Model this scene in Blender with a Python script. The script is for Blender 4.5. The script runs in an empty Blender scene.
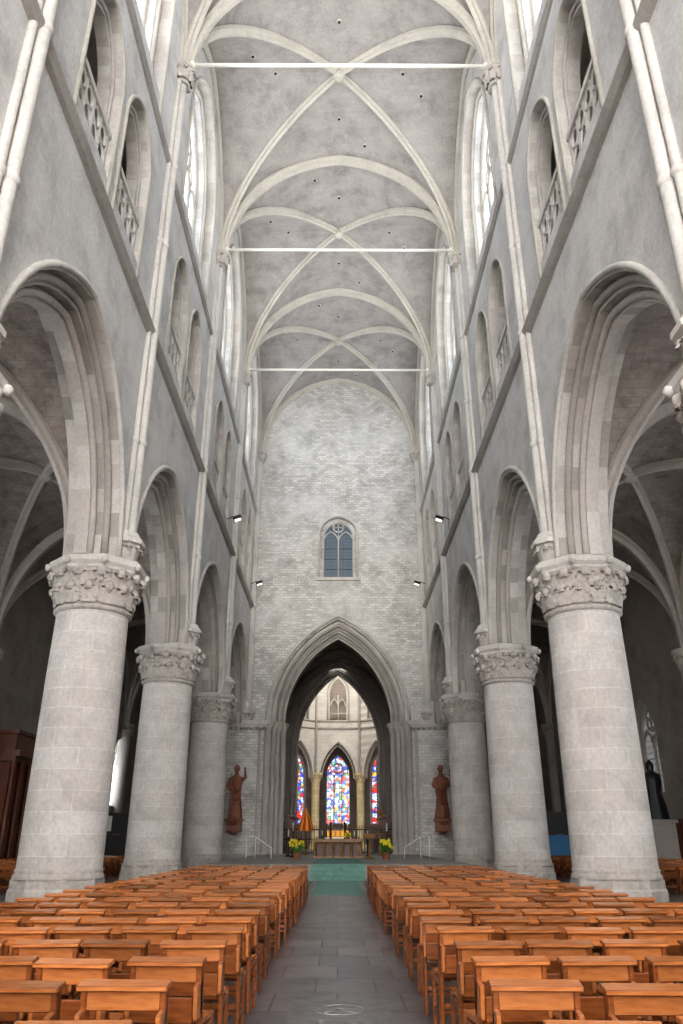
import bpy, bmesh, math, random
from mathutils import Vector, Matrix
random.seed(5)
pi=math.pi
S=bpy.context.scene

# ------------------------------------------------------------------ materials
class NT:
    def __init__(s,name):
        s.m=bpy.data.materials.new(name); s.m.use_nodes=True
        s.t=s.m.node_tree; s.n=s.t.nodes; s.l=s.t.links
        s.b=s.n.get('Principled BSDF'); s.out=s.n.get('Material Output')
    def new(s,ty,**k):
        n=s.n.new(ty)
        for a,b in k.items(): setattr(n,a,b)
        return n
    def link(s,a,b): s.l.new(a,b)
    def math(s,op,a,b=None):
        n=s.new('ShaderNodeMath',operation=op)
        for i,x in enumerate((a,b)):
            if x is None: continue
            if isinstance(x,(int,float)): n.inputs[i].default_value=x
            else: s.link(x,n.inputs[i])
        return n.outputs[0]
    def mix(s,fac,a,b,blend='MIX'):
        n=s.new('ShaderNodeMix',data_type='RGBA',blend_type=blend)
        for sock,x in ((n.inputs[0],fac),(n.inputs[6],a),(n.inputs[7],b)):
            if isinstance(x,(int,float)): sock.default_value=x
            elif isinstance(x,tuple): sock.default_value=(x[0],x[1],x[2],1)
            else: s.link(x,sock)
        return n.outputs[2]
    def noise(s,vec,scale,detail=5,rough=.6):
        n=s.new('ShaderNodeTexNoise'); n.inputs['Scale'].default_value=scale
        n.inputs['Detail'].default_value=detail; n.inputs['Roughness'].default_value=rough
        if vec is not None: s.link(vec,n.inputs['Vector'])
        return n.outputs[0]
    def ramp(s,fac,stops):
        n=s.new('ShaderNodeValToRGB'); e=n.color_ramp.elements
        while len(e)<len(stops): e.new(.5)
        for i,(p,c) in enumerate(stops):
            e[i].position=p; e[i].color=(c[0],c[1],c[2],1) if isinstance(c,tuple) else (c,c,c,1)
        s.link(fac,n.inputs[0]); return n.outputs[0]
    def pos(s): return s.new('ShaderNodeNewGeometry').outputs['Position']
    def obj(s): return s.new('ShaderNodeTexCoord').outputs['Object']
    def bump(s,h,strength=.3,dist=.03):
        n=s.new('ShaderNodeBump'); n.inputs['Strength'].default_value=strength; n.inputs['Distance'].default_value=dist
        s.link(h,n.inputs['Height']); s.link(n.outputs[0],s.b.inputs['Normal'])

def stone(name,c1,c2,mortar,bw=.9,bh=.4,ms=.015,mapping='wall',r=1.15,rough=.85,mott=.25,bump=.35,brick=True,mscale=.7,off=.5,tint=None,wob=0):
    k=NT(name); base=k.obj() if mapping=='col' else k.pos()
    sp=k.new('ShaderNodeSeparateXYZ'); k.link(base,sp.inputs[0]); x,y,z=sp.outputs
    cb=k.new('ShaderNodeCombineXYZ')
    if mapping=='wall': U,V=k.math('ADD',x,y),z
    elif mapping=='col': U,V=k.math('MULTIPLY',k.math('ARCTAN2',y,x),r),z
    else: U,V=x,y
    n1=k.noise(base,mscale,7,.65); n2=k.noise(base,9,5,.7)
    if wob:
        n3=k.noise(base,1.7,2); U=k.math('ADD',U,k.math('MULTIPLY',n3,wob*3)); V=k.math('ADD',V,k.math('MULTIPLY',n3,wob))
    k.link(U,cb.inputs[0]); k.link(V,cb.inputs[1])
    m1=k.ramp(n1,[(.3,1-mott),(.5,1.0),(.72,1+mott*.4)])
    m2=k.ramp(n2,[(.3,.84),(.6,1.05)])
    if brick:
        b=k.new('ShaderNodeTexBrick'); b.offset=off
        k.link(cb.outputs[0],b.inputs['Vector'])
        for nm,v in (('Scale',1),('Mortar Size',ms),('Mortar Smooth',.3),('Bias',0),('Brick Width',bw),('Row Height',bh)): b.inputs[nm].default_value=v
        for nm,c in (('Color1',c1),('Color2',c2),('Mortar',mortar)): b.inputs[nm].default_value=(*c,1)
        col=b.outputs[0]
        h=k.math('SUBTRACT',k.math('MULTIPLY',n2,.5),b.outputs['Fac'])
    else:
        col=k.mix(n2,c1,c2); h=n2
    if tint:
        n4=k.noise(base,.33,4); col=k.mix(k.ramp(n4,[(.45,0.0),(.62,.55)]),col,tint)
    col=k.mix(1.0,col,m1,'MULTIPLY'); col=k.mix(1.0,col,m2,'MULTIPLY')
    k.link(col,k.b.inputs['Base Color']); k.b.inputs['Roughness'].default_value=rough
    k.bump(h,bump,.02)
    return k.m

def plain(name,c,rough=.6,metal=0,noise=.15,scale=12):
    k=NT(name); n=k.noise(k.obj(),scale,4)
    col=k.mix(1.0,c,k.ramp(n,[(.3,1-noise),(.7,1+noise*.5)]),'MULTIPLY')
    k.link(col,k.b.inputs['Base Color']); k.b.inputs['Roughness'].default_value=rough; k.b.inputs['Metallic'].default_value=metal
    return k.m

def wood(name,a,b,rough=.35):
    k=NT(name); o=k.obj()
    mp=k.new('ShaderNodeMapping'); mp.inputs['Scale'].default_value=(3,22,22); k.link(o,mp.inputs[0])
    n=k.noise(mp.outputs[0],2.2,5)
    oi=k.new('ShaderNodeObjectInfo')
    c=k.mix(k.ramp(n,[(.3,0.0),(.7,1.0)]),a,b)
    c=k.mix(1.0,c,k.ramp(oi.outputs['Random'],[(0,.60),(1,1.30)]),'MULTIPLY')
    k.link(c,k.b.inputs['Base Color']); k.b.inputs['Roughness'].default_value=rough
    return k.m

def glass(name,c,strength,stained=False,lead=.03,bw=.25,bh=.3,dk=.25):
    k=NT(name); p=k.pos()
    sp=k.new('ShaderNodeSeparateXYZ'); k.link(p,sp.inputs[0]); x,y,z=sp.outputs
    cb=k.new('ShaderNodeCombineXYZ'); k.link(k.math('ADD',x,y),cb.inputs[0]); k.link(z,cb.inputs[1])
    b=k.new('ShaderNodeTexBrick'); b.offset=0.0; k.link(cb.outputs[0],b.inputs['Vector'])
    for nm,v in (('Scale',1),('Mortar Size',lead),('Mortar Smooth',.1),('Brick Width',bw),('Row Height',bh)): b.inputs[nm].default_value=v
    if stained:
        v=k.new('ShaderNodeTexVoronoi'); v.inputs['Scale'].default_value=3.2; k.link(cb.outputs[0],v.inputs['Vector'])
        s2=k.new('ShaderNodeSeparateColor'); k.link(v.outputs['Color'],s2.inputs[0])
        col=k.ramp(s2.outputs[0],[(0,(.55,.75,1.0)),(.22,(.55,.75,1.0)),(.24,(.70,.02,.01)),(.45,(.75,.04,.02)),(.47,(.02,.07,.5)),(.70,(.05,.16,.6)),(.72,(.9,.42,.06)),(.84,(.9,.75,.5)),(.86,(.05,.26,.12)),(1,(.8,.85,.9))])
        for e in k.n:
            if e.type=='VALTORGB': e.color_ramp.interpolation='CONSTANT'
    else:
        nz=k.noise(p,1.5,3); col=k.mix(nz,c,tuple(min(1,q*1.0+.06) for q in c))
    dark=tuple(q*dk for q in c)
    col=k.mix(b.outputs['Fac'],col,dark)
    k.link(col,k.b.inputs['Emission Color']); k.b.inputs['Emission Strength'].default_value=strength
    k.b.inputs['Base Color'].default_value=(.1,.12,.14,1); k.b.inputs['Roughness'].default_value=.2
    return k.m

M={}
M['wall']=stone('nave_plaster_stone',(.62,.60,.58),(.585,.565,.545),(.64,.62,.60),bw=1.3,bh=.45,ms=.008,mott=.28,bump=.15,tint=(.55,.535,.525))
M['arch1']=stone('voussoir_a',(.56,.52,.485),(.50,.46,.43),(0,0,0),brick=False,mott=.2)
M['arch2']=stone('voussoir_b',(.44,.41,.38),(.39,.365,.335),(0,0,0),brick=False,mott=.2)
M['arch3']=stone('voussoir_c',(.63,.60,.56),(.57,.54,.505),(0,0,0),brick=False,mott=.2)
M['rib']=stone('rib_stone',(.58,.55,.49),(.51,.48,.43),(0,0,0),brick=False,mott=.18)
M['gal']=stone('gallery_plaster',(.78,.74,.68),(.72,.68,.62),(0,0,0),brick=False,mott=.15)
M['east']=stone('east_limestone',(.72,.70,.67),(.50,.48,.45),(.40,.385,.36),bw=.46,bh=.21,ms=.018,mott=.30,bump=.45,wob=.10,tint=(.68,.67,.65))
M['col']=stone('column_drum_stone',(.64,.60,.57),(.56,.515,.485),(.72,.69,.66),bw=1.5,bh=.55,ms=.010,mapping='col',mott=.20,bump=.2,mscale=1.1)
M['cap']=stone('carved_stone',(.44,.395,.36),(.60,.555,.52),(0,0,0),brick=False,mott=.25,mscale=3,bump=.5)
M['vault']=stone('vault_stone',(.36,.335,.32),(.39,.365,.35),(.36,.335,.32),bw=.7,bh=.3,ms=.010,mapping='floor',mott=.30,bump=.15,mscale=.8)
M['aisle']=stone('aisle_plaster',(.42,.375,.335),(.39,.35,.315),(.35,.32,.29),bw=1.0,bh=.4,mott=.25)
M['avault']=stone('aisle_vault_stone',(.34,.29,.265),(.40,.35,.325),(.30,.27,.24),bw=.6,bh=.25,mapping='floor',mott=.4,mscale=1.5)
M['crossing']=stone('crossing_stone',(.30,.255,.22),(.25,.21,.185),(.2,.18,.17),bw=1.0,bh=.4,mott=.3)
M['choir']=stone('choir_stone',(.60,.57,.52),(.54,.51,.47),(.43,.41,.37),bw=1.0,bh=.4,mott=.2)
M['ccol']=stone('choir_column_stone',(.60,.50,.30),(.50,.41,.24),(.42,.33,.2),bw=.8,bh=.4,mapping='col',r=.45,mott=.15)
M['floor']=stone('floor_slate_slabs',(.095,.10,.115),(.19,.19,.20),(.05,.05,.055),bw=.66,bh=.95,ms=.014,mapping='floor',mott=.6,rough=.30,bump=.25,mscale=1.9,off=.37)
M['floor2']=stone('floor_stone_tiles',(.13,.105,.09),(.18,.15,.13),(.08,.07,.065),bw=.5,bh=.5,ms=.01,mapping='floor',mott=.3,rough=.45,bump=.15)
M['grave']=stone('grave_slab_stone',(.10,.105,.12),(.20,.20,.205),(0,0,0),brick=False,mott=.5,mscale=4,rough=.3)
M['carving']=plain('worn_carving',(.27,.27,.27),.6,0,.5,9)
M['wood']=wood('chair_wood',(.30,.100,.030),(.16,.048,.014),.28)
M['wood2']=wood('chair_wood_top',(.50,.200,.070),(.34,.115,.036),.20)
M['dwood']=wood('dark_oak',(.22,.065,.03),(.13,.038,.018),.35)
M['swood']=wood('statue_wood',(.30,.125,.075),(.20,.075,.045),.5)
M['iron']=plain('dark_iron',(.025,.025,.028),.4,.6)
M['rod']=plain('painted_tie_rod',(.86,.84,.78),.5)
M['gold']=wood('altar_gilt_oak',(.50,.25,.06),(.33,.14,.03),.35)
M['carpet']=plain('green_carpet',(.17,.31,.265),.95,0,.25,6)
M['dais']=plain('dais_stone',(.30,.30,.28),.7)
M['white']=plain('white_wax',(.85,.83,.76),.5)
M['red']=plain('red_silk',(.65,.05,.02),.6)
M['yellow']=plain('yellow_silk',(.9,.45,.04),.6)
M['flower']=plain('daffodil_yellow',(.95,.78,.04),.6)
M['leaf']=plain('leaf_green',(.08,.22,.04),.6)
M['pot']=plain('terracotta',(.35,.14,.07),.7)
M['blue']=plain('blue_panel',(.06,.25,.50),.5)
M['black']=plain('black_panel',(.02,.02,.022),.4)
M['dark']=plain('vent_dark',(.02,.018,.016),.8)
M['gclere']=glass('clerestory_leaded_glass',(.74,.85,1.0),2.3,lead=.022,dk=.3)
M['gaisle']=glass('aisle_leaded_glass',(.88,.94,1.0),3.0,lead=.02)
M['gdim']=glass('aisle_dim_glass',(.5,.5,.5),.25,lead=.03)
M['geast']=glass('east_window_glass',(.035,.06,.09),.5,lead=.03)
M['gstain']=glass('stained_glass',(.1,.1,.1),1.05,stained=True,lead=.035,bw=.5,bh=.9)
k=NT('floodlight_lens'); k.b.inputs['Emission Color'].default_value=(1,.95,.85,1); k.b.inputs['Emission Strength'].default_value=.8; M['lens']=k.m

# ------------------------------------------------------------------ mesh builder
class MB:
    def __init__(s): s.v=[];s.f=[];s.mi=[];s.sm=[];s.names=[]
    def m(s,name):
        if name not in s.names: s.names.append(name)
        return s.names.index(name)
    def add(s,vs,fs,mat,smooth=False):
        o=len(s.v); s.v+= [tuple(q) for q in vs]
        i=s.m(mat)
        for f in fs: s.f.append(tuple(o+j for j in f)); s.mi.append(i); s.sm.append(smooth)
    def quad(s,a,b,c,d,mat): s.add([a,b,c,d],[(0,1,2,3)],mat)
    def box(s,x0,x1,y0,y1,z0,z1,mat,M4=None):
        vs=[Vector((x,y,z)) for x in (x0,x1) for y in (y0,y1) for z in (z0,z1)]
        if M4 is not None: vs=[M4@q for q in vs]
        s.add(vs,[(0,1,3,2),(4,6,7,5),(0,4,5,1),(2,3,7,6),(0,2,6,4),(1,5,7,3)],mat)
    def lathe(s,prof,mat,c=(0,0,0),n=32,smooth=True,rot=0,fn=None,cap=True):
        vs=[]
        for (r,z) in prof:
            for i in range(n):
                a=2*pi*i/n+rot; rr=r if fn is None else fn(r,z,a)
                vs.append((c[0]+rr*math.cos(a),c[1]+rr*math.sin(a),c[2]+z))
        fs=[(j*n+i,j*n+(i+1)%n,(j+1)*n+(i+1)%n,(j+1)*n+i) for j in range(len(prof)-1) for i in range(n)]
        s.add(vs,fs,mat,smooth)
        if cap:
            s.add(vs[:n],[tuple(range(n))[::-1]],mat); s.add(vs[-n:],[tuple(range(n))],mat)
    def tube(s,pts,r,mat,n=8,closed=False,smooth=True):
        pts=[Vector(p) for p in pts]; L=len(pts); rr=r if isinstance(r,(list,tuple)) else [r]*L
        vs=[];pn=None
        for i,p in enumerate(pts):
            if closed: t=pts[(i+1)%L]-pts[i-1]
            else: t=pts[min(i+1,L-1)]-pts[max(i-1,0)]
            t.normalize()
            if pn is None:
                a=Vector((0,0,1)) if abs(t.z)<.9 else Vector((1,0,0)); pn=t.cross(a).normalized()
            else: pn=(pn-t*pn.dot(t)).normalized()
            b=t.cross(pn)
            for j in range(n):
                q=2*pi*j/n; vs.append(p+(pn*math.cos(q)+b*math.sin(q))*rr[i])
        m=L if closed else L-1
        fs=[(i*n+j,i*n+(j+1)%n,((i+1)%L)*n+(j+1)%n,((i+1)%L)*n+j) for i in range(m) for j in range(n)]
        if not closed: fs+=[tuple(range(n))[::-1],tuple((L-1)*n+j for j in range(n))]
        s.add(vs,fs,mat,smooth)
    def sweep(s,pts,N,prof,mats,flip=False):
        pts=[Vector(p) for p in pts]; N=Vector(N).normalized(); L=len(pts)
        rows=[]; mid=L//2
        tm=(pts[min(mid+1,L-1)]-pts[mid-1]).normalized(); sg=1 if tm.cross(N).z>0 else -1
        for i,p in enumerate(pts):
            t=(pts[min(i+1,L-1)]-pts[max(i-1,0)]).normalized(); b=t.cross(N)*sg
            rows.append([p+N*a+b*c for a,c in prof])
        for i in range(L-1):
            mt=random.choice(mats); P=len(prof)
            s.add(rows[i]+rows[i+1],[(j,j+1,P+j+1,P+j) for j in range(P-1)],mt)
    def ball(s,c,r,mat,sx=1,sy=1,sz=1,nu=10,nv=6,jit=0):
        vs=[];fs=[]
        for j in range(nv+1):
            th=pi*j/nv
            for i in range(nu):
                a=2*pi*i/nu; q=1+random.uniform(-jit,jit)
                vs.append((c[0]+r*sx*q*math.sin(th)*math.cos(a),c[1]+r*sy*q*math.sin(th)*math.sin(a),c[2]+r*sz*q*math.cos(th)))
        for j in range(nv):
            for i in range(nu): fs.append((j*nu+i,(j+1)*nu+i,(j+1)*nu+(i+1)%nu,j*nu+(i+1)%nu))
        s.add(vs,fs,mat,True)
    def mesh(s,name,bevel=0,merge=False):
        me=bpy.data.meshes.new(name); me.from_pydata(s.v,[],s.f)
        for n in s.names: me.materials.append(M[n])
        me.polygons.foreach_set('material_index',s.mi); me.polygons.foreach_set('use_smooth',s.sm); me.update()
        bm=bmesh.new(); bm.from_mesh(me)
        if merge: bmesh.ops.remove_doubles(bm,verts=bm.verts,dist=1e-4)
        if bevel: bmesh.ops.bevel(bm,geom=list(bm.edges),offset=bevel,segments=1,affect='EDGES')
        bmesh.ops.recalc_face_normals(bm,faces=bm.faces); bm.to_mesh(me); bm.free()
        return me
    def obj(s,name,loc=(0,0,0),parent=None,**k):
        o=bpy.data.objects.new(name,s.mesh(name,**k)); o.location=loc; S.collection.objects.link(o)
        if parent: o.parent=parent
        return o
def inst(name,me,loc,rz=0,parent=None):
    o=bpy.data.objects.new(name,me); o.location=loc; o.rotation_euler=(0,0,rz); S.collection.objects.link(o); return o

# ------------------------------------------------------------------ arch maths
def arch(uc,h,zs,za,n=12):
    rise=za-zs; rho=max(rise/h,1.0001); c=(rho*rho-1)/2; k=rise/(h*rho)
    ph=math.acos(c/(1+c)); L=[]
    for i in range(n+1):
        a=ph*i/n; L.append(((1+c)*math.cos(a)-c,(1+c)*math.sin(a)))
    out=[(uc-x*h,zs+z*h*k) for x,z in L]+[(uc+x*h,zs+z*h*k) for x,z in L[::-1][1:]]
    return out
def archz(u,uc,h,zs,za):
    rise=za-zs; rho=max(rise/h,1.0001); c=(rho*rho-1)/2; k=rise/(h*rho)
    x=min(1,abs(u-uc)/h); return zs+h*k*math.sqrt(max(0,(1+c)**2-(x+c)**2))
VO=['arch1','arch1','arch2','arch3']
def wall_zone(mb,T,u0,u1,w0,w1,ops,d0,d1,mat='wall',rm=None,back=True,n=12):
    rm=rm or [mat]; ds=(d0,d1) if back else (d0,)
    def rect(a,b,c,d):
        if b-a<1e-4 or d-c<1e-4: return
        for e in ds: mb.quad(T(a,c,e),T(b,c,e),T(b,d,e),T(a,d,e),mat)
    cur=u0
    for (uc,h,zb,zs,za) in ops:
        rect(cur,uc-h,w0,w1); P=arch(uc,h,zs,za,n)
        rect(uc-h,uc+h,w0,zb)
        for i in range(len(P)-1):
            (a,b),(c,d)=P[i],P[i+1]
            for e in ds: mb.quad(T(a,b,e),T(c,d,e),T(c,w1,e),T(a,w1,e),mat)
            mb.quad(T(a,b,d0),T(c,d,d0),T(c,d,d1),T(a,b,d1),random.choice(rm))
        for q in (uc-h,uc+h):
            z=zb
            while z<zs-1e-4:
                z2=min(zs,z+.5); mb.quad(T(q,z,d0),T(q,z2,d0),T(q,z2,d1),T(q,z,d1),random.choice(rm)); z=z2
        if zb>w0: mb.quad(T(uc-h,zb,d0),T(uc+h,zb,d0),T(uc+h,zb,d1),T(uc-h,zb,d1),random.choice(rm))
        cur=uc+h
    rect(cur,u1,w0,w1)
def arch_roll(mb,T,uc,h,zs,za,d,r,mat='rib',zb=None,n=12):
    P=arch(uc,h,zs,za,n)
    if zb is not None: P=[(uc-h,zb)]+P+[(uc+h,zb)]
    mb.tube([T(u,z,d) for u,z in P],r,mat,6)
def window(name,T,uc,h,zb,zs,za,d,lights,gm,sm='rib',r=.09,parent=None):
    mb=MB(); P=arch(uc,h,zs,za,12)
    for i in range(len(P)-1):
        (a,b),(c,e)=P[i],P[i+1]; mb.quad(T(a,zb,d),T(c,zb,d),T(c,e,d),T(a,b,d),gm)
    D=d-.06
    arch_roll(mb,T,uc,h,zs,za,D,r*1.5,sm,zb)
    mb.tube([T(uc-h,zb,D),T(uc+h,zb,D)],r*1.5,sm,6)
    w=2*h/lights; zl=zs-w*.35
    for i in range(1,lights):
        u=uc-h+w*i; mb.tube([T(u,zb,D),T(u,zl+w*.55,D)],r,sm,6)
    for i in range(lights):
        u=uc-h+w*(i+.5); mb.tube([T(a,b,D) for a,b in arch(u,w/2,zl,zl+w*.75,6)],r*.85,sm,6)
    if lights>=2:
        rr=min(h*.40,(za-zs)*.34); cz=zl+w*.75+rr*.9
        mb.tube([T(uc+rr*math.cos(q*pi/10),cz+rr*math.sin(q*pi/10),D) for q in range(20)],r*.85,sm,6,closed=True)
        for q in range(4):
            a=q*pi/2+pi/4; ra=rr*.42
            mb.tube([T(uc+rr*.5*math.cos(a)+ra*math.cos(p*pi/6),cz+rr*.5*math.sin(a)+ra*math.sin(p*pi/6),D) for p in range(12)],r*.5,sm,5,closed=True)
    if lights>=3:
        for sgn in (-1,1):
            u=uc+sgn*w*.98; cz2=zl+w*.95; ra=w*.26
            mb.tube([T(u+ra*math.cos(p*pi/6),cz2+ra*math.sin(p*pi/6),D) for p in range(12)],r*.7,sm,5,closed=True)
    z=zb+.9
    while z<zl:
        mb.tube([T(uc-h,z,D+.03),T(uc+h,z,D+.03)],.02,'iron',4); z+=.9
    return mb.obj(name,parent=parent)

# ------------------------------------------------------------------ layout
CY=[-22.0,-10.5,0.5,11.75,23.1,34.5,46.7,59.0]
CX=7.6; WX=6.9
ZS=9.45; VS=32.25; VA=39.8
def TS(s): return lambda u,w,d:(s*(WX+d),u,w)
RIB=[(-.30,.12),(-.30,-.10),(-.17,-.20),(-.13,-.42),(.13,-.42),(.17,-.20),(.30,-.10),(.30,.12)]
RIBD=[(-.20,.12),(-.20,-.08),(-.10,-.16),(-.09,-.32),(.09,-.32),(.10,-.16),(.20,-.08),(.20,.12)]
wn=0
for s,nm in ((-1,'north'),(1,'south')):
    T=TS(s); mb=MB(); bal=MB()
    for i in range(len(CY)-1):
        y0,y1=CY[i],CY[i+1]; L=y1-y0; c=(y0+y1)/2; h=L/2-.72
        wall_zone(mb,T,y0,y1,ZS,18.5,[(c,h,ZS,ZS,15.45)],0,.4,'wall',VO,n=11)
        wall_zone(mb,T,y0,y1,ZS,18.5,[(c,h-.32,ZS,ZS,15.05)],.4,.72,'arch1',VO,back=False,n=11)
        wall_zone(mb,T,y0,y1,ZS,18.5,[(c,h-.66,ZS,ZS,14.65)],.72,1.1,'arch1',VO,back=True,n=11)
        wall_zone(mb,T,y0,y1,ZS,18.5,[(c,h-.32,ZS,ZS,15.05)],1.1,1.5,'aisle',VO,n=11)
        arch_roll(mb,T,c,h+.12,ZS,15.6,-.03,.10,'arch3')
        arch_roll(mb,T,c,h-.14,ZS,15.27,.34,.12,'arch2')
        arch_roll(mb,T,c,h-.48,ZS,14.86,.68,.12,'arch1')
        g=[(c-1.8,1.45,19.6,23.1,25.1),(c+1.8,1.45,19.6,23.1,25.1)]
        g2=[(c-1.8,1.2,19.6,23.1,24.75),(c+1.8,1.2,19.6,23.1,24.75)]
        wall_zone(mb,T,y0,y1,18.5,26.5,g,0,.3,'wall',['arch3','arch1'],back=False,n=8)
        wall_zone(mb,T,y0,y1,18.5,26.5,g2,.3,.7,'wall',['arch3','arch1'],n=8)
        for (uc,hh,a,b,e) in g:
            arch_roll(mb,T,uc,hh+.08,b,e+.1,-.02,.08,'rib',19.0,n=8)
            arch_roll(mb,T,uc,hh-.12,b,e-.18,.26,.07,'arch1',19.6,n=8)
            for zz in (19.7,21.25): mb.box(*sorted((s*(WX+.06),s*(WX+.32))),uc-1.42,uc+1.42,zz-.10,zz+.10,'arch3')
            for q in range(5):
                u=uc-1.3+q*.65
                mb.box(*sorted((s*(WX+.12),s*(WX+.25))),u-.06,u+.06,19.7,21.25,'arch3')
            for q in range(4):
                u=uc-.975+q*.65
                bal.tube([T(u+.26*math.cos(p*pi/6),20.83+.28*math.sin(p*pi/6),.18) for p in range(12)],.06,'arch3',5,closed=True)
                bal.tube([T(a_,b_,.18) for a_,b_ in arch(u,.29,20.1,20.5,4)],.05,'arch3',5)
        wall_zone(mb,T,y0,y1,26.5,40.6,[(c,3.4,27.8,32.8,38.0)],0,.5,'wall',['arch3','arch1'],back=False)
        wall_zone(mb,T,y0,y1,26.5,40.6,[(c,2.95,27.8,32.8,37.5)],.5,1.5,'wall',['arch3','arch1'])
        arch_roll(mb,T,c,3.48,32.8,38.15,-.02,.10,'rib',26.8)
        arch_roll(mb,T,c,3.1,32.8,37.7,.45,.11,'rib',27.8)
        mb.quad(T(c-3.4,27.2,-.02),T(c+3.4,27.2,-.02),T(c+3.4,27.9,1.3),T(c-3.4,27.9,1.3),'arch3')
        wn+=1
        window('window_%d'%wn,T,c,2.95,27.8,32.8,37.5,1.05,4,'gclere',r=.12)
        pts=[(s*(WX-.02),u,z) for u,z in arch(c,L/2,VS,VA-.05,14)]
        mb.sweep(pts,(1,0,0),[(a*.9,b) for a,b in RIBD],['rib'])
        mb.quad(T(y0,19.5,0.7),T(y1,19.5,.7),T(y1,19.5,1.7),T(y0,19.5,1.7),'gal')
        mb.quad(T(y0,18.5,1.7),T(y1,18.5,1.7),T(y1,26.5,1.7),T(y0,26.5,1.7),'gal')
        mb.quad(T(y0,25.9,0.7),T(y1,25.9,.7),T(y1,25.9,1.7),T(y0,25.9,1.7),'gal')
    for z,p,hh in ((18.5,.26,.28),(26.6,.16,.2)):
        y0,y1=CY[0],CY[-1]
        pr=[(s*WX,z-hh),(s*(WX-p*.5),z-hh*.8),(s*(WX-p),z-hh*.2),(s*(WX-p),z),(s*WX,z+hh*.6)]
        for a,b in zip(pr,pr[1:]): mb.quad((a[0],y0,a[1]),(a[0],y1,a[1]),(b[0],y1,b[1]),(b[0],y0,b[1]),'arch2')
    mb.obj('wall_'+nm); bal.obj('gallery_balustrade')

def leaf_ring(mb,c,r0,z0,hh,n,out,mat='cap',rot=0,w=.3):
    for i in range(n):
        a=2*pi*(i+random.uniform(-.12,.12))/n+rot; ca,sa=math.cos(a),math.sin(a)
        vs=[];fs=[];R=6
        for j in range(R+1):
            t=j/R; rr=r0+out*(t**2.2)*1.0+.03; z=z0+hh*(t if t<.85 else .85-(t-.85)*1.4); ww=w*(.45+1.0*math.sin(pi*min(1,t*.85+.12)))*.5
            for kx in (-1,-.5,0,.5,1):
                rad=rr+.06*(1-abs(kx))+(.05 if abs(kx)==.5 else 0); x=kx*ww*(1+.15*((j%2)*2-1)*(abs(kx)==1))
                vs.append((c[0]+rad*ca-x*sa,c[1]+rad*sa+x*ca,c[2]+z))
        for j in range(R):
            for q in range(4): fs.append((j*5+q,j*5+q+1,(j+1)*5+q+1,(j+1)*5+q))
        mb.add(vs,fs,mat,True)
        mb.ball((c[0]+(r0+out*.95)*ca,c[1]+(r0+out*.95)*sa,c[2]+z0+hh*.86),w*.34,mat,jit=.18,nu=7,nv=5)
shaft=MB()
Zt=VS-.95
for dy,dx,r in ((0,.16,.17),(-.3,.05,.11),(.3,.05,.11)):
    shaft.lathe([(r,10.4),(r,Zt)],'arch3',(-dx,dy,0),12)
    for z in (13.9,18.5,22.5,26.6): shaft.lathe([(r,z-.12),(r+.05,z-.05),(r+.05,z+.05),(r,z+.12)],'arch3',(-dx,dy,0),12)
shaft.lathe([(.08,9.3),(.22,9.4),(.18,9.5),(.27,9.8),(.48,10.15),(.62,10.18),(.62,10.32),(.5,10.42),(.42,10.58)],'arch3',(-.05,0,0),8,smooth=False,rot=pi/8)
leaf_ring(shaft,(-.05,0,0),.27,9.55,.6,9,.22,w=.24,mat='arch1')
shaft.lathe([(.34,Zt),(.40,Zt+.06),(.33,Zt+.12),(.40,Zt+.5),(.54,Zt+.82),(.60,Zt+.84),(.60,Zt+1.0),(.5,Zt+1.05)],'rib',(-.1,0,0),8,smooth=False,rot=pi/8)
leaf_ring(shaft,(-.1,0,0),.36,Zt+.12,.65,9,.16,w=.24,mat='cap')
sm=shaft.mesh('wall_shaft')
for y in CY[1:-1]:
    inst('wall_shaft',sm,(WX,y,0),0); inst('wall_shaft',sm,(-WX,y,0),pi)
for s in (-1,1): inst('wall_shaft',sm,(s*(WX-.05),58.7,0),0 if s>0 else pi)

# columns
cm=MB(); q0=-.24
cm.lathe([(1.27,0),(1.27,.26),(1.23,.32)],'cap',n=8,smooth=False,rot=pi/8)
cm.lathe([(1.23,.30),(1.23,.50),(1.19,.56)],'cap',n=8,smooth=False,rot=pi/8)
cm.lathe([(1.19,.54),(1.20,.60),(1.16,.66),(1.15,.70),(1.17,.75),(1.13,.80)],'cap',n=40)
cm.lathe([(1.13,.78),(1.12,3),(1.10,6),(1.07,8.15+q0)],'col',n=48)
cm.lathe([(1.09,8.05+q0),(1.17,8.1+q0),(1.17,8.18+q0),(1.08,8.24+q0),(1.08,8.4+q0),(1.13,8.8+q0),(1.22,9.15+q0),(1.30,9.3+q0)],'cap',n=40)
cm.lathe([(1.30,9.26+q0),(1.38,9.32+q0),(1.38,9.40+q0),(1.47,9.50+q0),(1.49,9.66+q0),(1.45,9.70+q0)],'arch3',n=8,smooth=False,rot=pi/8)
leaf_ring(cm,(0,0,0),1.09,8.24+q0,.60,14,.16,w=.46)
leaf_ring(cm,(0,0,0),1.11,8.62+q0,.66,14,.26,w=.46,rot=pi/14)
for i in range(110):
    a=random.uniform(0,2*pi); z=random.uniform(8.35,9.25); r=1.15+.15*(z-8.35)
    cm.ball((r*math.cos(a),r*math.sin(a),z+q0),random.uniform(.05,.10),'cap',jit=.2,nu=6,nv=4)
for i in range(8):
    a=pi/8+i*pi/4; cm.ball((1.50*math.cos(a),1.50*math.sin(a),9.5+q0),.11,'arch3',jit=.1,sz=1.1)
cmesh=cm.mesh('nave_column')
for y in CY[1:-1]:
    for s in (-1,1): inst('nave_column',cmesh,(s*CX,y,0),random.choice((0,pi/4,pi/2,pi)))

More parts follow.
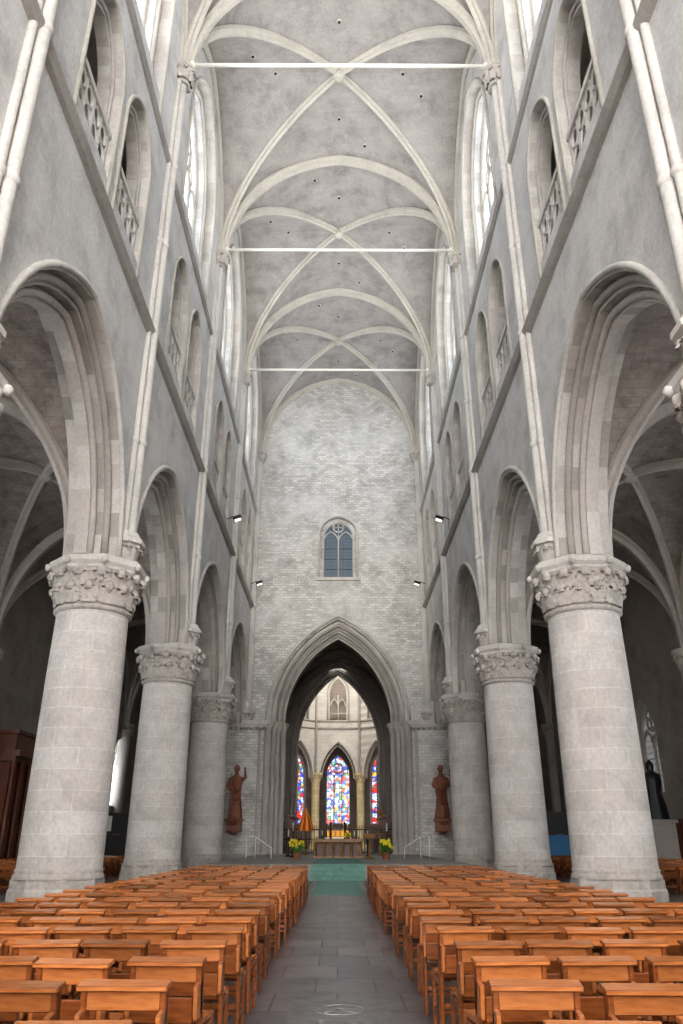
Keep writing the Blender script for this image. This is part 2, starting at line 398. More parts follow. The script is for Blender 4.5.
# ------------------------------------------------------------------ vaults
def gg(a): return archz(a,0,1,0,1.09)/archz(0,0,1,0,1.09)
def vault_bay(mb,x0,x1,y0,y1,zs,za,mat,N=24):
    cx,cy=(x0+x1)/2,(y0+y1)/2; hx,hy=(x1-x0)/2,(y1-y0)/2
    idx=[math.sin(pi/2*(2*i/N-1)) for i in range(N+1)]
    vs=[(cx+hx*a,cy+hy*b,zs+(za-zs)*gg(min(abs(a),abs(b)))) for b in idx for a in idx]
    fs=[]
    for j in range(N):
        for i in range(N):
            a=j*(N+1)+i;b=a+1;c=a+N+2;d=a+N+1
            if i==j: fs+=[(a,b,c),(a,c,d)]
            elif i+j==N-1: fs+=[(a,b,d),(b,c,d)]
            else: fs.append((a,b,c,d))
    mb.add(vs,fs,mat,False)
def ribs(mb,x0,x1,y0,y1,zs,za,mat='rib',trans=(True,True),k=1.0,n=16,ins=0.0):
    cx,cy=(x0+x1)/2,(y0+y1)/2; hx,hy=(x1-x0)/2-ins,(y1-y0)/2
    ts=[math.sin(pi/2*(i/n-1)) for i in range(2*n+1)]
    for f,y in zip(trans,(y0,y1)):
        if f: mb.sweep([(cx+hx*t,y,zs+(za-zs)*gg(abs(t))) for t in ts],(0,1,0),[(a*k,b*k) for a,b in RIB],[mat])
    for sg in (1,-1):
        d=Vector((hx,sg*hy,0)).normalized(); nn=(-d.y,d.x,0)
        mb.sweep([(cx+hx*t,cy+sg*hy*t,zs+(za-zs)*gg(abs(t))) for t in ts],nn,[(a*k,b*k) for a,b in RIBD],[mat])
    mb.lathe([(.12*k,-.50*k),(.30*k,-.46*k),(.34*k,-.35*k),(.30*k,-.1),(.3*k,.1)],mat,(cx,cy,za),12)
vm=MB(); rb=MB(); vent=MB()
for i in range(len(CY)-1):
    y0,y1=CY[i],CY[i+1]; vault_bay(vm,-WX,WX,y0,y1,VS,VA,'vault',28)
    ribs(rb,-WX,WX,y0,y1,VS,VA,trans=(True,i==len(CY)-2),k=.95,ins=.12)
    cy=(y0+y1)/2; L=y1-y0
    for (a,b) in ((-.0,-.5),(0,.5),(-.5,0),(.5,0),(-.22,-.78),(.22,.78),(.66,.2),(-.66,-.2)):
        z=VS+(VA-VS)*gg(min(abs(a),abs(b)))
        vent.lathe([(.09,-.07),(.15,-.05),(.15,.12)],'cap',(a*WX,cy+b*L/2,z-.02),10)
        vent.lathe([(.08,-.09),(.08,.0)],'dark',(a*WX,cy+b*L/2,z-.02),10)
vm.obj('ceiling'); rb.obj('vault_ribs'); vent.obj('vault_vent_holes')
for y in CY[1:-1]:
    t=MB(); t.tube([(-WX-.1,0,0),(WX+.1,0,0)],.085,'rod',10)
    for s in (-1,1): t.lathe([(.15,-.1),(.15,.1)],'rod',(s*(WX-.45),0,0),10)
    t.obj('tie_rod',(0,y,VS+.42))

# ------------------------------------------------------------------ aisles
AX0,AX1=8.4,16.0
ACY=CY+[71.0]
for s,nm in ((-1,'north'),(1,'south')):
    TA=lambda u,w,d,s=s:(s*(AX1+d),u,w)
    av=MB(); ar=MB()
    for i in range(len(ACY)-1):
        y0,y1=ACY[i],ACY[i+1]; a,b=sorted((s*AX0,s*AX1))
        vault_bay(av,a,b,y0,y1,ZS,15.7,'avault',20); ribs(ar,a,b,y0,y1,ZS,15.7,'arch1',k=.9,trans=(True,False))
        ar.sweep([(s*(AX0+.02),u,z) for u,z in arch((y0+y1)/2,(y1-y0)/2,ZS,15.6,12)],(1,0,0),RIBD,['arch1'])
        ar.sweep([(s*(AX1-.05),u,z) for u,z in arch((y0+y1)/2,(y1-y0)/2,ZS,15.6,12)],(1,0,0),RIBD,['arch1'])
        ar.lathe([(.62,0),(.62,.5),(.45,.6),(.42,.7),(.42,8.5),(.5,8.55),(.44,8.65),(.5,9.0),(.7,9.3),(.7,9.45)],'arch1',(s*(AX1-.1),y0,0),16)
        leaf_ring(ar,(s*(AX1-.1),y0,0),.42,8.6,.6,10,.2)
    av.obj('ceiling_aisle_'+nm); ar.obj('aisle_ribs')
    wins=[(-5,2.2,3.8,8.6,12),(6.5,2.2,3.8,8.6,12),(17.6,2.2,3.8,8.6,12),(28.8,2.2,3.8,8.6,12)]
    if s>0: wins+=[(41.2,1.5,3.6,6.2,8.4)]
    wins+=[(58.6 if s<0 else 53.2,1.6,3.7,6.6,8.4)]
    w=MB(); wall_zone(w,TA,ACY[0],ACY[-1],0,16,wins,0,.8,'aisle',['arch1'])
    w.obj('wall_aisle_'+nm)
    for q in wins:
        wn+=1; window('window_%d'%wn,TA,*q,.5,3 if q[1]>2 else 2,'gdim' if (s>0 and q[0]>35) else 'gaisle')
    e=MB(); e.box(*sorted((s*8.4,s*16.8)),71,71.6,0,16,'aisle')
    e.obj('wall_transept_'+nm)
    p=MB()
    for q in range(18):
        y=34.8+q*1.8
        if s<0 and y<46: continue
        p.box(*sorted((s*15.92,s*15.99)),y,y+1.7,.1,2.4,'dwood'); p.box(*sorted((s*15.88,s*15.93)),y+.15,y+1.55,.3,2.2,'dwood')
    p.obj('wall_panelling')

# ------------------------------------------------------------------ east wall & crossing piers
TE=lambda u,w,d:(u,59.0+d,w)
e=MB()
wall_zone(e,TE,-8.6,8.6,0,19.3,[(0,5.1,0,9.6,17.55)],0,.35,'east',VO,back=False)
for d0,d1,h,za in ((.35,.7,4.75,17.1),(.7,1.05,4.4,16.65),(1.05,2.2,4.05,16.2)):
    wall_zone(e,TE,-8.6,8.6,0,19.3,[(0,h,0,9.6,za)],d0,d1,'arch1',['arch2','arch1'] if h>4.1 else ['crossing'],back=h<4.2)
for h,za,d,r in ((5.35,17.85,-.06,.16),(4.95,17.35,.3,.13),(4.6,16.9,.65,.12),(4.25,16.45,1.0,.11)):
    arch_roll(e,TE,0,h,9.6,za,d,r,'arch3' if h>4.9 else 'arch2')
wall_zone(e,TE,-8.6,8.6,19.3,40.6,[(0,1.5,21.0,24.7,26.3)],0,.4,'east',['arch3'],back=False)
wall_zone(e,TE,-8.6,8.6,19.3,40.6,[(0,1.25,21.0,24.7,26.0)],.4,.9,'east',['arch3'])
arch_roll(e,TE,0,1.58,24.7,26.4,-.03,.09,'arch3',21.0)
e.box(-1.8,1.8,58.8,59.1,20.75,21.0,'arch3')
e.obj('wall_east')
wn+=1; window('window_%d'%wn,TE,0,1.25,21.0,24.7,26.0,.6,2,'geast','arch3',r=.07)
pr=MB()
for s in (-1,1):
    pr.box(*sorted((s*5.45,s*8.7)),58.35,59.1,0,9.2,'east')
    for x,y,r in ((5.2,58.8,.28),(4.85,59.25,.24),(4.5,59.6,.22),(4.15,60.1,.22),(5.75,58.5,.2)):
        pr.lathe([(r+.16,0),(r+.16,.5),(r+.05,.6),(r,.7),(r,9.0),(r+.06,9.05),(r+.02,9.15),(r+.2,9.45),(r+.22,9.65)],'arch1',(s*x,y,0),14)
    pr.box(*sorted((s*5.3,s*8.8)),58.2,59.1,9.15,9.35,'arch3'); pr.box(*sorted((s*5.2,s*8.85)),58.1,59.1,9.35,9.65,'arch3')
    pr.box(*sorted((s*5.4,s*8.8)),58.2,59.1,0,.6,'arch1')
    for i in range(9): pr.ball((s*(5.6+i*.38),58.25,9.12),.15,'cap',jit=.15)
    for i in range(4): pr.ball((s*(5.15-i*.3),58.75+i*.35,9.2),.16,'cap',jit=.15)
pr.obj('crossing_pier')
cw=MB(); 
for s in (-1,1):
    TC=lambda u,w,d,s=s:(s*(5.6+d),u,w)
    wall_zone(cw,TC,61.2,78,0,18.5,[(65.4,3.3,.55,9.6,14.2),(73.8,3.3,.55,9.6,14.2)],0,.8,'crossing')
    cw.box(*sorted((s*9.5,s*9.8)),61,78,0,18.5,'crossing'); cw.box(*sorted((s*5.6,s*9.8)),61,78,14.8,15,'crossing')
    cw.box(*sorted((s*4.0,s*9.8)),60.9,61.2,0,9.6,'crossing')
cw.obj('wall_crossing')
cv=MB()
for a,b in ((61.2,69.6),(69.6,78)):
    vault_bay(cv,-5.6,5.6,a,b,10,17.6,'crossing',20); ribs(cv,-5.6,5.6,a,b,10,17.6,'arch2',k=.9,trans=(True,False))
cv.obj('ceiling_crossing')
T2=lambda u,w,d:(u,78+d,w)
c2=MB()
for d0,d1,h,za in ((0,.4,4.6,18.0),(.4,.8,4.25,17.5),(.8,1.2,3.95,17.1)):
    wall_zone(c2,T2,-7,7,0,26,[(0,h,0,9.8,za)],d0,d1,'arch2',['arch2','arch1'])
arch_roll(c2,T2,0,4.45,9.8,17.8,.36,.12,'arch1',.55); arch_roll(c2,T2,0,4.1,9.8,17.3,.76,.12,'arch1',.55)
c2.obj('choir_arch')
PP=[(-6.04,79.2),(-6.04,86.46),(-2.5,90),(2.5,90),(6.04,86.46),(6.04,79.2)]
QQ=[(-12,79.2),(-12,88),(-7.2,94.2),(-2.3,97.5),(2.3,97.5),(7.2,94.2),(12,88),(12,79.2)]
def TF(a,b):
    a=Vector(a);b=Vector(b);t=(b-a).normalized();n=Vector((-t.y,t.x))
    if n.y<0 and abs(n.y)>.1 or (abs(n.y)<=.1 and n.x*a.x<0): n=-n
    return (lambda u,w,d:(a.x+t.x*u+n.x*d,a.y+t.y*u+n.y*d,w)),(b-a).length
ap=MB()
for a,b in zip(PP,PP[1:]):
    T,L=TF(a,b); h=L/2-.5
    wall_zone(ap,T,0,L,7.8,13,[(L/2,h,7.8,7.8,7.8+max(h*1.85,3.8))],0,.7,'choir')
    arch_roll(ap,T,L/2,h+.1,7.8,8.0+max(h*1.85,3.8),-.03,.12,'rib')
    arch_roll(ap,T,L/2,h-.2,7.8,7.6+max(h*1.85,3.8),.3,.1,'arch2')
    wall_zone(ap,T,0,L,13,22,[(L/2,1.15,14.0,17.2,19.2)],0,.3,'choir',back=False)
    wall_zone(ap,T,0,L,13,22,[(L/2,.95,14.0,17.2,18.9)],.3,.6,'choir')
    arch_roll(ap,T,L/2,1.2,17.2,19.3,-.05,.11,'arch2',14)
    for z in (13.2,14.0): ap.tube([T(0,z,-.05),T(L,z,-.05)],.13,'arch2',6)
    ap.quad(T(0,13,1.2),T(L,13,1.2),T(L,20,1.2),T(0,20,1.2),'crossing')
    for uu in (-.45,.45):
        ap.tube([T(L/2+q,z,.35) for q,z in arch(uu,.42,15.7,16.6,5)],.07,'rib',5)
    ap.tube([T(L/2,14,.35),T(L/2,17,.35)],.09,'rib',6); ap.tube([T(L/2-.95,14.9,.35),T(L/2+.95,14.9,.35)],.09,'rib',6)
    ap.add([T(0,22,0),T(L,22,0),(0,84,28)],[(0,1,2)],'choir')
    ap.tube([T(0,8,-.1),T(0,22,-.1),(0,84,27.8)],.16,'arch1',8)
ap.add([(-6.04,79.2,22),(6.04,79.2,22),(0,84,28)],[(0,1,2)],'choir')
ap.obj('wall_apse')
cc=MB(); cc.lathe([(.7,0),(.7,.4),(.5,.55),(.45,.7),(.45,6.9)],'ccol',n=20)
cc.lathe([(.46,6.85),(.55,6.95),(.48,7.05),(.5,7.3),(.72,7.6),(.75,7.62),(.75,7.82),(.6,7.84)],'ccol',n=12)
leaf_ring(cc,(0,0,0),.48,7.0,.55,9,.22,w=.28,mat='ccol')
ccm=cc.mesh('choir_column')
for p in PP[1:-1]: inst('choir_column',ccm,(p[0],p[1]+.3,.55))
am=MB()
for i,(a,b) in enumerate(zip(QQ,QQ[1:])):
    T,L=TF(a,b)
    op=[(L/2,1.45 if i==3 else 1.1,3.2,8.6,11.0)] if 1<=i<=5 else []
    wall_zone(am,T,0,L,0,13,op,0,.6,'crossing',['arch1'])
    if op:
        wn+=1; window('window_%d'%wn,T,*op[0],.35,2 if i!=3 else 3,'gstain','arch2',r=.07)
am.obj('wall_ambulatory')
ac=MB()
PO=[(-6.7,79.2),(-6.7,86.7),(-2.8,90.65),(2.8,90.65),(6.7,86.7),(6.7,79.2)]
def st(a,b,c,d): ac.quad((*a,12.9),(*b,12.9),(*c,12.9),(*d,12.9),'crossing')
st(PO[0],PO[1],(-12.6,88),(-12.6,79.2)); st(PO[1],PO[2],(-7.5,94.8),(-12.6,88)); st(PO[2],PO[3],(2.5,98),(-2.5,98)); ac.add([(*PO[2],12.9),(-2.5,98,12.9),(-7.5,94.8,12.9)],[(0,1,2)],'crossing')
ac.add([(*PO[3],12.9),(2.5,98,12.9),(7.5,94.8,12.9)],[(0,1,2)],'crossing'); st(PO[3],PO[4],(12.6,88),(7.5,94.8)); st(PO[4],PO[5],(12.6,79.2),(12.6,88))
ac.obj('ceiling_ambulatory')

# ------------------------------------------------------------------ floor, dais
f=MB()
f.box(-.98,.98,-22,33.2,-.2,0,'floor'); f.box(-16.8,-.98,-22,72,-.2,0,'floor2'); f.box(.98,16.8,-22,72,-.2,0,'floor2'); f.box(-.98,.98,33.2,72,-.2,0,'floor2')
f.box(-12.8,12.8,72,99,-.2,0.0,'floor2')
f.obj('floor')
gs=MB(); gs.box(-.46,.50,7.3,9.1,0.001,.008,'grave')
for i in range(6):
    y=7.45+i*.13; x=-.34
    while x<.36:
        w=random.uniform(.02,.06)
        if random.random()<.8: gs.box(x,x+w,y+random.uniform(0,.02),y+random.uniform(.035,.06),.008,.0095,'carving')
        x+=w+random.uniform(.02,.05)
gs.tube([(.02+.24*math.cos(a*pi/10),8.6+.24*math.sin(a*pi/10),.006) for a in range(20)],.009,'carving',4,closed=True)
for a in range(8): gs.tube([(.02,8.6,.006),(.02+.2*math.cos(a*pi/4),8.6+.2*math.sin(a*pi/4),.006)],.007,'carving',4)
gs.obj('grave_slab')
cpt=MB(); cpt.box(-.78,.78,25.2,33.6,.002,.02,'carpet'); cpt.obj('floor_carpet')
d=MB()
for i,(y,z) in enumerate(((33.6,.16),(34.1,.32),(34.6,.48))):
    d.box(-3.2,3.2,y,y+.62,0,z,'dais'); d.box(-1.1,1.1,y-.015,y+.6,z-.15,z+.015,'carpet')
d.box(-5.7,5.7,35.1,99,0,.55,'dais'); d.box(-1.1,1.1,35.08,47,.4,.57,'carpet')
d.obj('sanctuary_dais')

# ------------------------------------------------------------------ chairs
ch=MB()
def bx(x0,x1,y0,y1,z0,z1,m='wood',rx=0,piv=(0,0,0)):
    mat=Matrix.Translation(piv)@Matrix.Rotation(rx,4,'X')@Matrix.Translation([-q for q in piv]); ch.box(x0,x1,y0,y1,z0,z1,m,mat)
lean=math.radians(9); PV=(0,-.19,.43)
for sx in (-1,1):
    a,b=sorted((sx*.228,sx*.195))
    bx(a,b,-.235,-.165,0,.80,'wood',lean,PV)
    bx(a,b,.15,.20,0,.43,'wood')
    bx(a+.004,b-.004,-.17,.17,.12,.16,'wood'); bx(a+.004,b-.004,-.17,.17,.36,.41,'wood')
    bx(a,b,-.31,-.18,.50,.69,'wood2',lean,PV)
bx(-.215,.215,-.17,.235,.42,.445,'wood2')
bx(-.243,.243,-.270,-.155,.785,.812,'wood2',lean,PV)
bx(-.215,.215,-.222,-.200,.680,.79,'wood2',lean,PV)
bx(-.195,.195,-.325,-.305,.49,.63,'wood',lean,PV)
bx(-.195,.195,-.31,-.18,.49,.502,'wood',lean,PV)
bx(-.195,.195,-.02,.02,.125,.155,'wood'); bx(-.195,.195,.165,.185,.35,.42,'wood'); bx(-.195,.195,-.22,-.20,.2,.24,'wood')
chm=ch.mesh('church_chair',bevel=.005)
random.seed(11)
rows=[1.25+.92*i for i in range(27)]
for y in rows:
    for s in (-1,1):
        off=random.uniform(-.04,.04)
        for i in range(6 if y>9 else 7):
            x=s*(.84+.24+i*.56)+off
            inst('church_chair',chm,(x,y+random.uniform(-.07,.07),0),random.uniform(-.09,.09))
for s in (-1,1):
    for j in range(17):
        for i in range(7):
            inst('church_chair',chm,(s*(9.9+i*.56),25.5+j*.95+random.uniform(-.03,.03),0),random.uniform(-.06,.06))

# ------------------------------------------------------------------ furniture
c=MB(); X0=-15.9
c.box(X0,-14.3,35.4,43.6,0,.3,'dwood'); c.box(X0,-14.5,35.6,43.4,.3,4.7,'dwood')
c.box(X0,-14.2,35.3,43.7,4.7,4.9,'dwood'); c.box(X0,-14.0,35.2,43.8,4.9,5.15,'dwood'); c.box(X0,-14.4,35.6,43.4,5.15,5.9,'dwood'); c.box(X0,-14.25,35.4,43.6,5.9,6.05,'dwood')
for i in range(9):
    y=35.7+i*.95; c.lathe([(.16,.3),(.16,.6),(.11,.7),(.12,2.5),(.1,4.2),(.16,4.4),(.18,4.7)],'dwood',(-14.4,y,0),12)
for i in range(8):
    y=35.95+i*.95; c.box(-14.5,-14.44,y,y+.45,.9,2.3,'dwood'); c.box(-14.5,-14.44,y,y+.45,2.6,4.2,'dwood'); c.box(-14.44,-14.41,y+.08,y+.37,1.05,2.15,'dwood')
    c.tube([(-14.42,y+.22+.2*math.cos(q*pi/8),3.9+.2*math.sin(q*pi/8)) for q in range(9)],.03,'dwood',5)
c.obj('confessional')
for s,x,y in ((1,12.0,44.5),(-1,-12.6,46.5)):
    b=MB()
    b.box(-.9,.9,-.03,.03,.5,1.75,'black' if s<0 else 'blue'); b.box(-.85,.85,-.045,-.03,1.85,2.85,'black')
    b.box(-.9,.9,-.03,.03,1.8,2.9,'black'); b.box(-.75,-.1,-.06,-.045,1.95,2.75,'white' if s<0 else 'black')
    for q in (-.95,.9): b.box(q,q+.05,-.03,.03,0,2.95,'iron'); b.box(q,q+.05,-.3,.3,0,.04,'iron')
    if s>0: b.box(-.8,.8,-.045,-.03,.6,1.65,'blue')
    b.obj('notice_board',(x,y,0))
a=MB(); a.box(-1.5,1.5,-.5,.5,.92,1.0,'gold'); a.box(-1.42,1.42,-.44,.44,.84,.92,'gold'); a.box(-1.45,1.45,-.45,.45,0,.1,'gold')
for i in range(6):
    x=-1.3+i*.52
    for y in (-.38,.38): a.lathe([(.09,.1),(.06,.18),(.055,.7),(.09,.84)],'gold',(x,y,0),12)
for i in range(5):
    x=-1.04+i*.52; a.tube([(x+u,-.38,z) for u,z in arch(0,.2,.58,.8,5)],.025,'gold',5)
a.box(-1.2,1.2,.0,.05,.1,.84,'dwood')
for x in (-1.2,-.9,.95,1.2):
    a.lathe([(.07,1.0),(.02,1.03),(.02,1.12),(.05,1.15)],'gold',(x,0,0),10); a.lathe([(.025,1.15),(.025,1.45)],'white',(x,0,0),8)
a.obj('altar_table',(-.0,48,.55))
l=MB(); l.lathe([(.3,0),(.28,.06),(.06,.1),(.05,1.05),(.1,1.1)],'gold',n=14); l.box(-.32,.32,-.22,.22,1.12,1.17,'gold',Matrix.Translation((0,0,1.12))@Matrix.Rotation(.5,4,'X')@Matrix.Translation((0,0,-1.12)))
l.obj('lectern',(1.7,45.5,.55))
g=MB()
for i in range(44):
    x=-3.9+i*.182
    if abs(x)<.5: continue
    g.tube([(x,0,0),(x,0,1.75)],.022,'iron',5)
    g.lathe([(.0,1.75),(.045,1.8),(0,1.95)],'gold',(x,0,0),6,cap=False)
for z in (.1,1.0,1.65):
    for a_,b_ in ((-3.95,-.5),(.5,3.95)): g.box(a_,b_,-.03,.03,z-.03,z+.03,'iron')
for x in (-3.95,-.5,.5,3.95): g.lathe([(.09,0),(.09,.15),(.06,.2),(.06,2.0),(.1,2.05),(0,2.2)],'iron',(x,0,0),10)
g.obj('choir_screen',(0,60.2,.55))
for s in (-1,1):
    cs=MB(); cs.box(-.5,.5,-5,5,0,.5,'dwood'); cs.box(.35*s-.05,.35*s+.05,-5,5,.5,2.6,'dwood'); cs.box(.2*s-.35,.2*s+.35,-5,5,2.6,2.75,'dwood')
    for i in range(9): cs.box(-.4,.4,-4.9+i*1.2,-4.8+i*1.2,.5,1.4,'dwood')
    cs.obj('choir_stall',(s*3.6,70,.55))
ha=MB(); ha.box(-1.3,1.3,-.5,.5,0,1.1,'gold'); ha.box(-1.45,1.45,-.6,.6,1.1,1.2,'white'); ha.box(-1.2,1.2,.2,.45,1.2,1.9,'gold')
for i in range(5): ha.box(-1.15+i*.5,-.85+i*.5,.17,.22,1.3,1.8,'yellow')
for x in (-1,-.6,.6,1): ha.lathe([(.1,1.9),(.03,1.95),(.03,2.3),(.06,2.32)],'gold',(x,.3,0),8); ha.lathe([(.03,2.32),(.03,2.9)],'white',(x,.3,0),8)
ha.obj('high_altar',(0,86,.55))
u=MB(); u.lathe([(.25,0),(.22,.08),(.04,.12),(.035,2.9)],'gold',n=10)
n=16
for i in range(n):
    a0=2*pi*i/n;a1=2*pi*(i+1)/n; m='red' if i%2 else 'yellow'
    pf=[(.02,3.0),(.16,2.65),(.34,2.2),(.5,1.75),(.52,1.5)]
    for (r0,z0),(r1,z1) in zip(pf,pf[1:]): u.quad((r0*math.cos(a0),r0*math.sin(a0),z0),(r0*math.cos(a1),r0*math.sin(a1),z0),(r1*math.cos(a1),r1*math.sin(a1),z1),(r1*math.cos(a0),r1*math.sin(a0),z1),m)
u.ball((0,0,3.05),.07,'gold'); u.obj('conopaeum',(-2.15,55.5,.55))
t=MB(); t.lathe([(.25,0),(.22,.08),(.04,.12),(.035,2.3)],'gold',n=10)
t.tube([(-.3,0,2.3),(-.3,0,3.0),(0,0,3.3),(.3,0,3.0),(.3,0,2.3),(-.3,0,2.3)],.03,'gold',6); t.lathe([(.2,2.4),(.16,2.5),(.12,2.75),(.03,2.85)],'gold',n=12)
t.obj('bell_on_pole',(2.8,55.5,.55))
for x,y,hh in ((-2.7,50,1.4),(-3.1,52,1.1),(3.0,51,1.4),(1.9,53,1.0),(-1.4,53,1.0)):
    k=MB(); k.lathe([(.18,0),(.16,.05),(.04,.1),(.03,hh*.5),(.05,hh*.52),(.03,hh*.55),(.03,hh),(.1,hh+.04)],'iron',n=12); k.lathe([(.035,hh+.04),(.035,hh+.5)],'white',n=8)
    k.obj('candle_stand',(x,y,.55))
def plant(loc):
    p=MB(); p.lathe([(.16,0),(.22,.3),(.24,.32),(.2,.34)],'pot',n=16)
    for i in range(46):
        a=random.uniform(0,2*pi); r=random.uniform(.05,.42); h=random.uniform(.55,.95)
        e=(r*math.cos(a),r*math.sin(a),h); p.tube([(.08*math.cos(a),.08*math.sin(a),.3),(e[0]*.6,e[1]*.6,h*.7),e],[.02,.018,.008],'leaf',4)
        if i%2==0:
            p.ball(e,.035,'flower',nu=6,nv=4)
            for q in range(6):
                b=q*pi/3; p.ball((e[0]+.055*math.cos(b),e[1]-.01,e[2]+.055*math.sin(b)),.032,'flower',sy=.4,nu=6,nv=4)
        else:
            p.add([(e[0]-.03,e[1],h*.6),(e[0]+.03,e[1],h*.6),(e[0]*1.3,e[1]*1.3,h*1.0)],[(0,1,2)],'leaf')
    p.obj('daffodil_plant',loc)
plant((-2.2,45,.55)); plant((2.55,44.5,.55)); 
fl=MB()
for i in range(30):
    a=random.uniform(0,2*pi); r=random.uniform(0,.22); fl.ball((r*math.cos(a),r*math.sin(a)*.5,.12+random.uniform(0,.18)),.045,random.choice(('flower','leaf','flower')),nu=6,nv=4)
fl.lathe([(.1,0),(.14,.12)],'pot',n=10); fl.obj('altar_flowers',(.6,48,1.55))
for s in (-1,1):
    h=MB(); h.tube([(s*5.1,0,1.15),(s*4.6,0,1.1),(s*3.7,0,.55)],.035,'rod',8); 
    h.tube([(s*5.1,0,0),(s*5.1,0,1.15)],.03,'rod',8); h.tube([(s*4.6,0,0),(s*4.6,0,1.1)],.025,'rod',8); h.tube([(s*3.7,0,0.0),(s*3.7,0,.55)],.025,'rod',8)
    h.obj('stair_handrail',(0,46.5,.55))
def statue(name,loc,kind):
    b=MB()
    def fold(r,z,a):
        k=max(0,1-z/1.9); return r*(1+.10*k*math.sin(a*9+z*1.5)+.05*k*math.sin(a*17+z*3))*(1-.22*abs(math.sin(a)))
    b.lathe([(.0,0),(.52,.02),(.50,.35),(.43,.9),(.38,1.4),(.36,1.75),(.40,2.15),(.44,2.5),(.40,2.75),(.22,2.9),(.14,2.98),(.13,3.1),(.0,3.12)],'swood',n=40,fn=fold,cap=False)
    b.ball((0,-.03,3.32),.21,'swood',sx=.82,sy=.95,sz=1.18,nu=14,nv=10)
    b.ball((0,.05,3.38),.23,'swood',sx=.95,sy=.95,sz=1.1,nu=12,nv=8,jit=.05)
    b.ball((0,-.24,3.30),.035,'swood',sz=1.6); b.ball((0,-.16,3.15),.11,'swood',sy=.9,sz=1.3,jit=.08)
    for s in (-1,1): b.ball((s*.07,-.20,3.36),.03,'swood'); b.ball((s*.4,0,2.62),.17,'swood')
    b.tube([(-.4,0,2.62),(-.56,-.12,2.2),(-.35,-.42,1.98)],[.16,.14,.08],'swood',10); b.ball((-.3,-.48,1.98),.09,'swood',jit=.1)
    if kind==0:
        b.tube([(.4,0,2.62),(.66,-.2,2.75),(.62,-.36,3.25)],[.15,.12,.07],'swood',10); b.ball((.62,-.38,3.36),.09,'swood',jit=.1)
        b.ball((.1,-.44,2.05),.2,'swood',sx=1,sy=.5,sz=1.2)
        b.tube([(-.36,-.5,.4),(-.30,-.5,3.0)],.035,'swood',8)
    else:
        b.tube([(.4,0,2.62),(.58,-.12,2.2),(.3,-.44,2.15)],[.16,.14,.08],'swood',10)
        b.ball((.16,-.42,2.42),.17,'swood',sz=1.5,jit=.05); b.ball((.16,-.46,2.78),.11,'swood')
        b.tube([(.6,-.45,.1),(.58,-.45,3.5)],.035,'swood',8); b.tube([(.4,-.45,3.2),(.78,-.45,3.2)],.035,'swood',8); b.tube([(.46,-.45,2.9),(.72,-.45,2.9)],.03,'swood',8)
    for i in range(5):
        b.tube([(-.42,-.1,2.35-i*.16),(-.1,-.47,1.75-i*.2),(.36,-.15,2.0-i*.22)],[.05,.07,.05],'swood',6)
    o=b.obj(name,loc); mo=o.modifiers.new('fuse','REMESH'); mo.mode='VOXEL'; mo.voxel_size=.03; mo.use_smooth_shade=True
    c=MB(); c.box(-.62,.62,-.55,.5,-.12,0,'swood'); c.lathe([(.05,-1.0),(.3,-.9),(.36,-.6),(.5,-.35),(.62,-.12)],'swood',n=8,smooth=False,rot=pi/8)
    c.box(-.5,.5,-.42,.5,-.8,-.12,'swood'); co=c.obj('console'); co.parent=o
statue('wooden_saint_statue',(-7.25,57.8,2.85),0); statue('wooden_saint_statue',(7.35,57.8,2.85),1)
b=MB(); b.box(-.6,.6,-.5,.5,0,2.2,'arch2'); b.box(-.7,.7,-.6,.6,2.2,2.35,'arch2')
b.lathe([(.5,2.35),(.45,2.9),(.32,3.5),(.4,4.0),(.35,4.3),(.12,4.45),(.17,4.6),(.16,4.8),(.02,4.95)],'black',n=20,fn=lambda r,z,a:r*(1+.1*math.sin(a*7)))
b.obj('sculpture_on_plinth',(14.6,37.6,0))

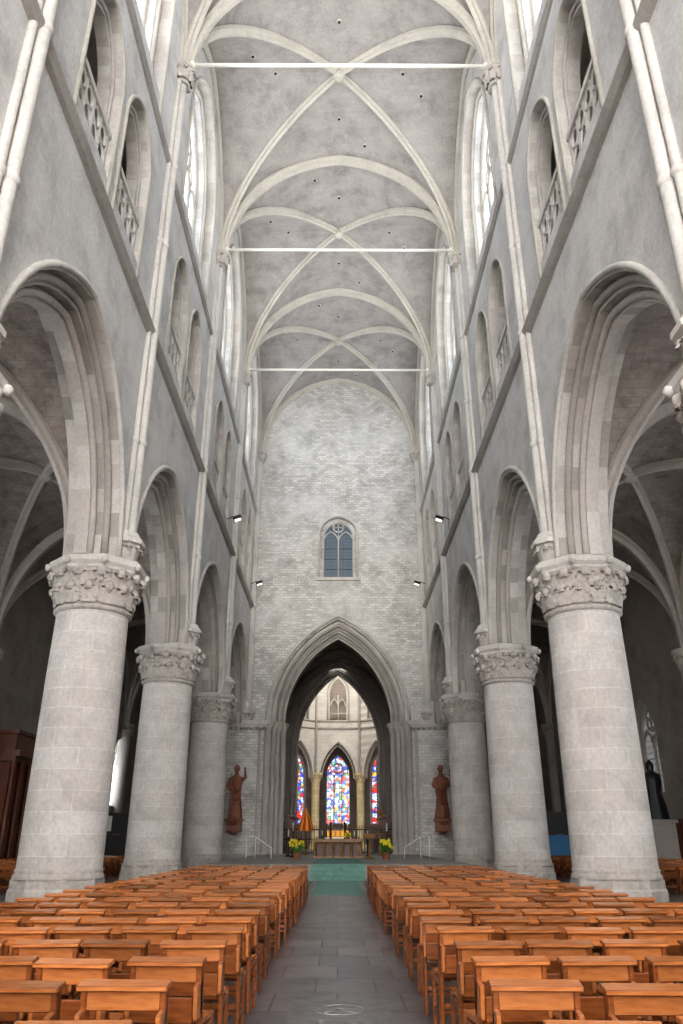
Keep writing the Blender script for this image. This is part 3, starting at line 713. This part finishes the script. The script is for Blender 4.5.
# floodlights on string course
def spot(parent,loc,direction,pw,size=2.4,col=(1,.96,.9),rad=.2):
    ld=bpy.data.lights.new('lamp','SPOT'); ld.energy=pw; ld.color=col; ld.spot_size=size; ld.spot_blend=1; ld.shadow_soft_size=rad
    lo=bpy.data.objects.new('lamp',ld); S.collection.objects.link(lo); lo.parent=parent; lo.location=loc
    lo.rotation_euler=Vector(direction).to_track_quat('-Z','Y').to_euler()
for y in (43.0,57.0):
    for s in (-1,1):
        f=MB(); R=Matrix.Rotation(s*.35,4,'Y')
        f.box(-.26,.26,-.22,.22,-.10,.10,'iron',R); f.box(-.2,.2,-.17,.17,-.115,-.10,'lens',R)
        f.tube([(0,0,.05),(s*.3,0,.12),(s*.62,0,-.05)],.03,'iron',6)
        o=f.obj('floodlight',(s*6.15,y,19.5 if y<50 else 19.9))
        if y<50: spot(o,(-s*.4,.5,0),(-s*.55,1,.10),1500 if s<0 else 1000,1.5)
for i in range(1,len(CY)-1):  # added uplighters, out of sight on the sills, to brighten vault and walls
    c=(CY[i]+CY[i+1])/2
    for s in (-1,1):
        f=MB(); f.box(-.15,.15,-.25,.25,0,.25,'iron'); f.box(-.12,.12,-.2,.2,.25,.27,'lens')
        o=f.obj('added_uplighter',(s*7.1,c,27.4)); spot(o,(-s*.1,0,.5),(-s*.9,0,1),1000 if i<len(CY)-2 else 600)
def added_pendant(loc,pw,L):  # invented hanging lamp, added to brighten the choir
    p=MB(); p.tube([(0,0,0),(0,0,L)],.02,'iron',6); p.lathe([(.05,.02),(.3,-.12),(.36,-.35),(.3,-.36)],'iron',n=16); p.ball((0,0,-.3),.16,'lens')
    o=p.obj('added_pendant_lamp',loc)
    ld=bpy.data.lights.new('added_choir_light','POINT'); ld.energy=pw; ld.color=(1,.96,.9); ld.shadow_soft_size=.3
    lo=bpy.data.objects.new('added_choir_light',ld); S.collection.objects.link(lo); lo.parent=o; lo.location=(0,0,-.75)
added_pendant((0,83.5,19.8),1100,8)

# ------------------------------------------------------------------ world, camera
w=bpy.data.worlds.new('World'); S.world=w; w.use_nodes=True
bg=w.node_tree.nodes['Background']; bg.inputs[0].default_value=(1,.985,.97,1); bg.inputs[1].default_value=6.0
cd=bpy.data.cameras.new('camera'); co=bpy.data.objects.new('camera',cd); S.collection.objects.link(co)
cd.sensor_fit='VERTICAL'; cd.sensor_height=36; cd.lens=26.9; cd.clip_end=400; cd.clip_start=.05
co.location=(0,0,1.5); co.rotation_euler=(math.radians(90+23.2),0,math.radians(-.25))
S.camera=co
S.view_settings.view_transform='Standard'; S.view_settings.exposure=0.7
for lk in ('Medium High Contrast','High Contrast'):
    try: S.view_settings.look=lk; print('look',lk); break
    except Exception as ex: print(ex)
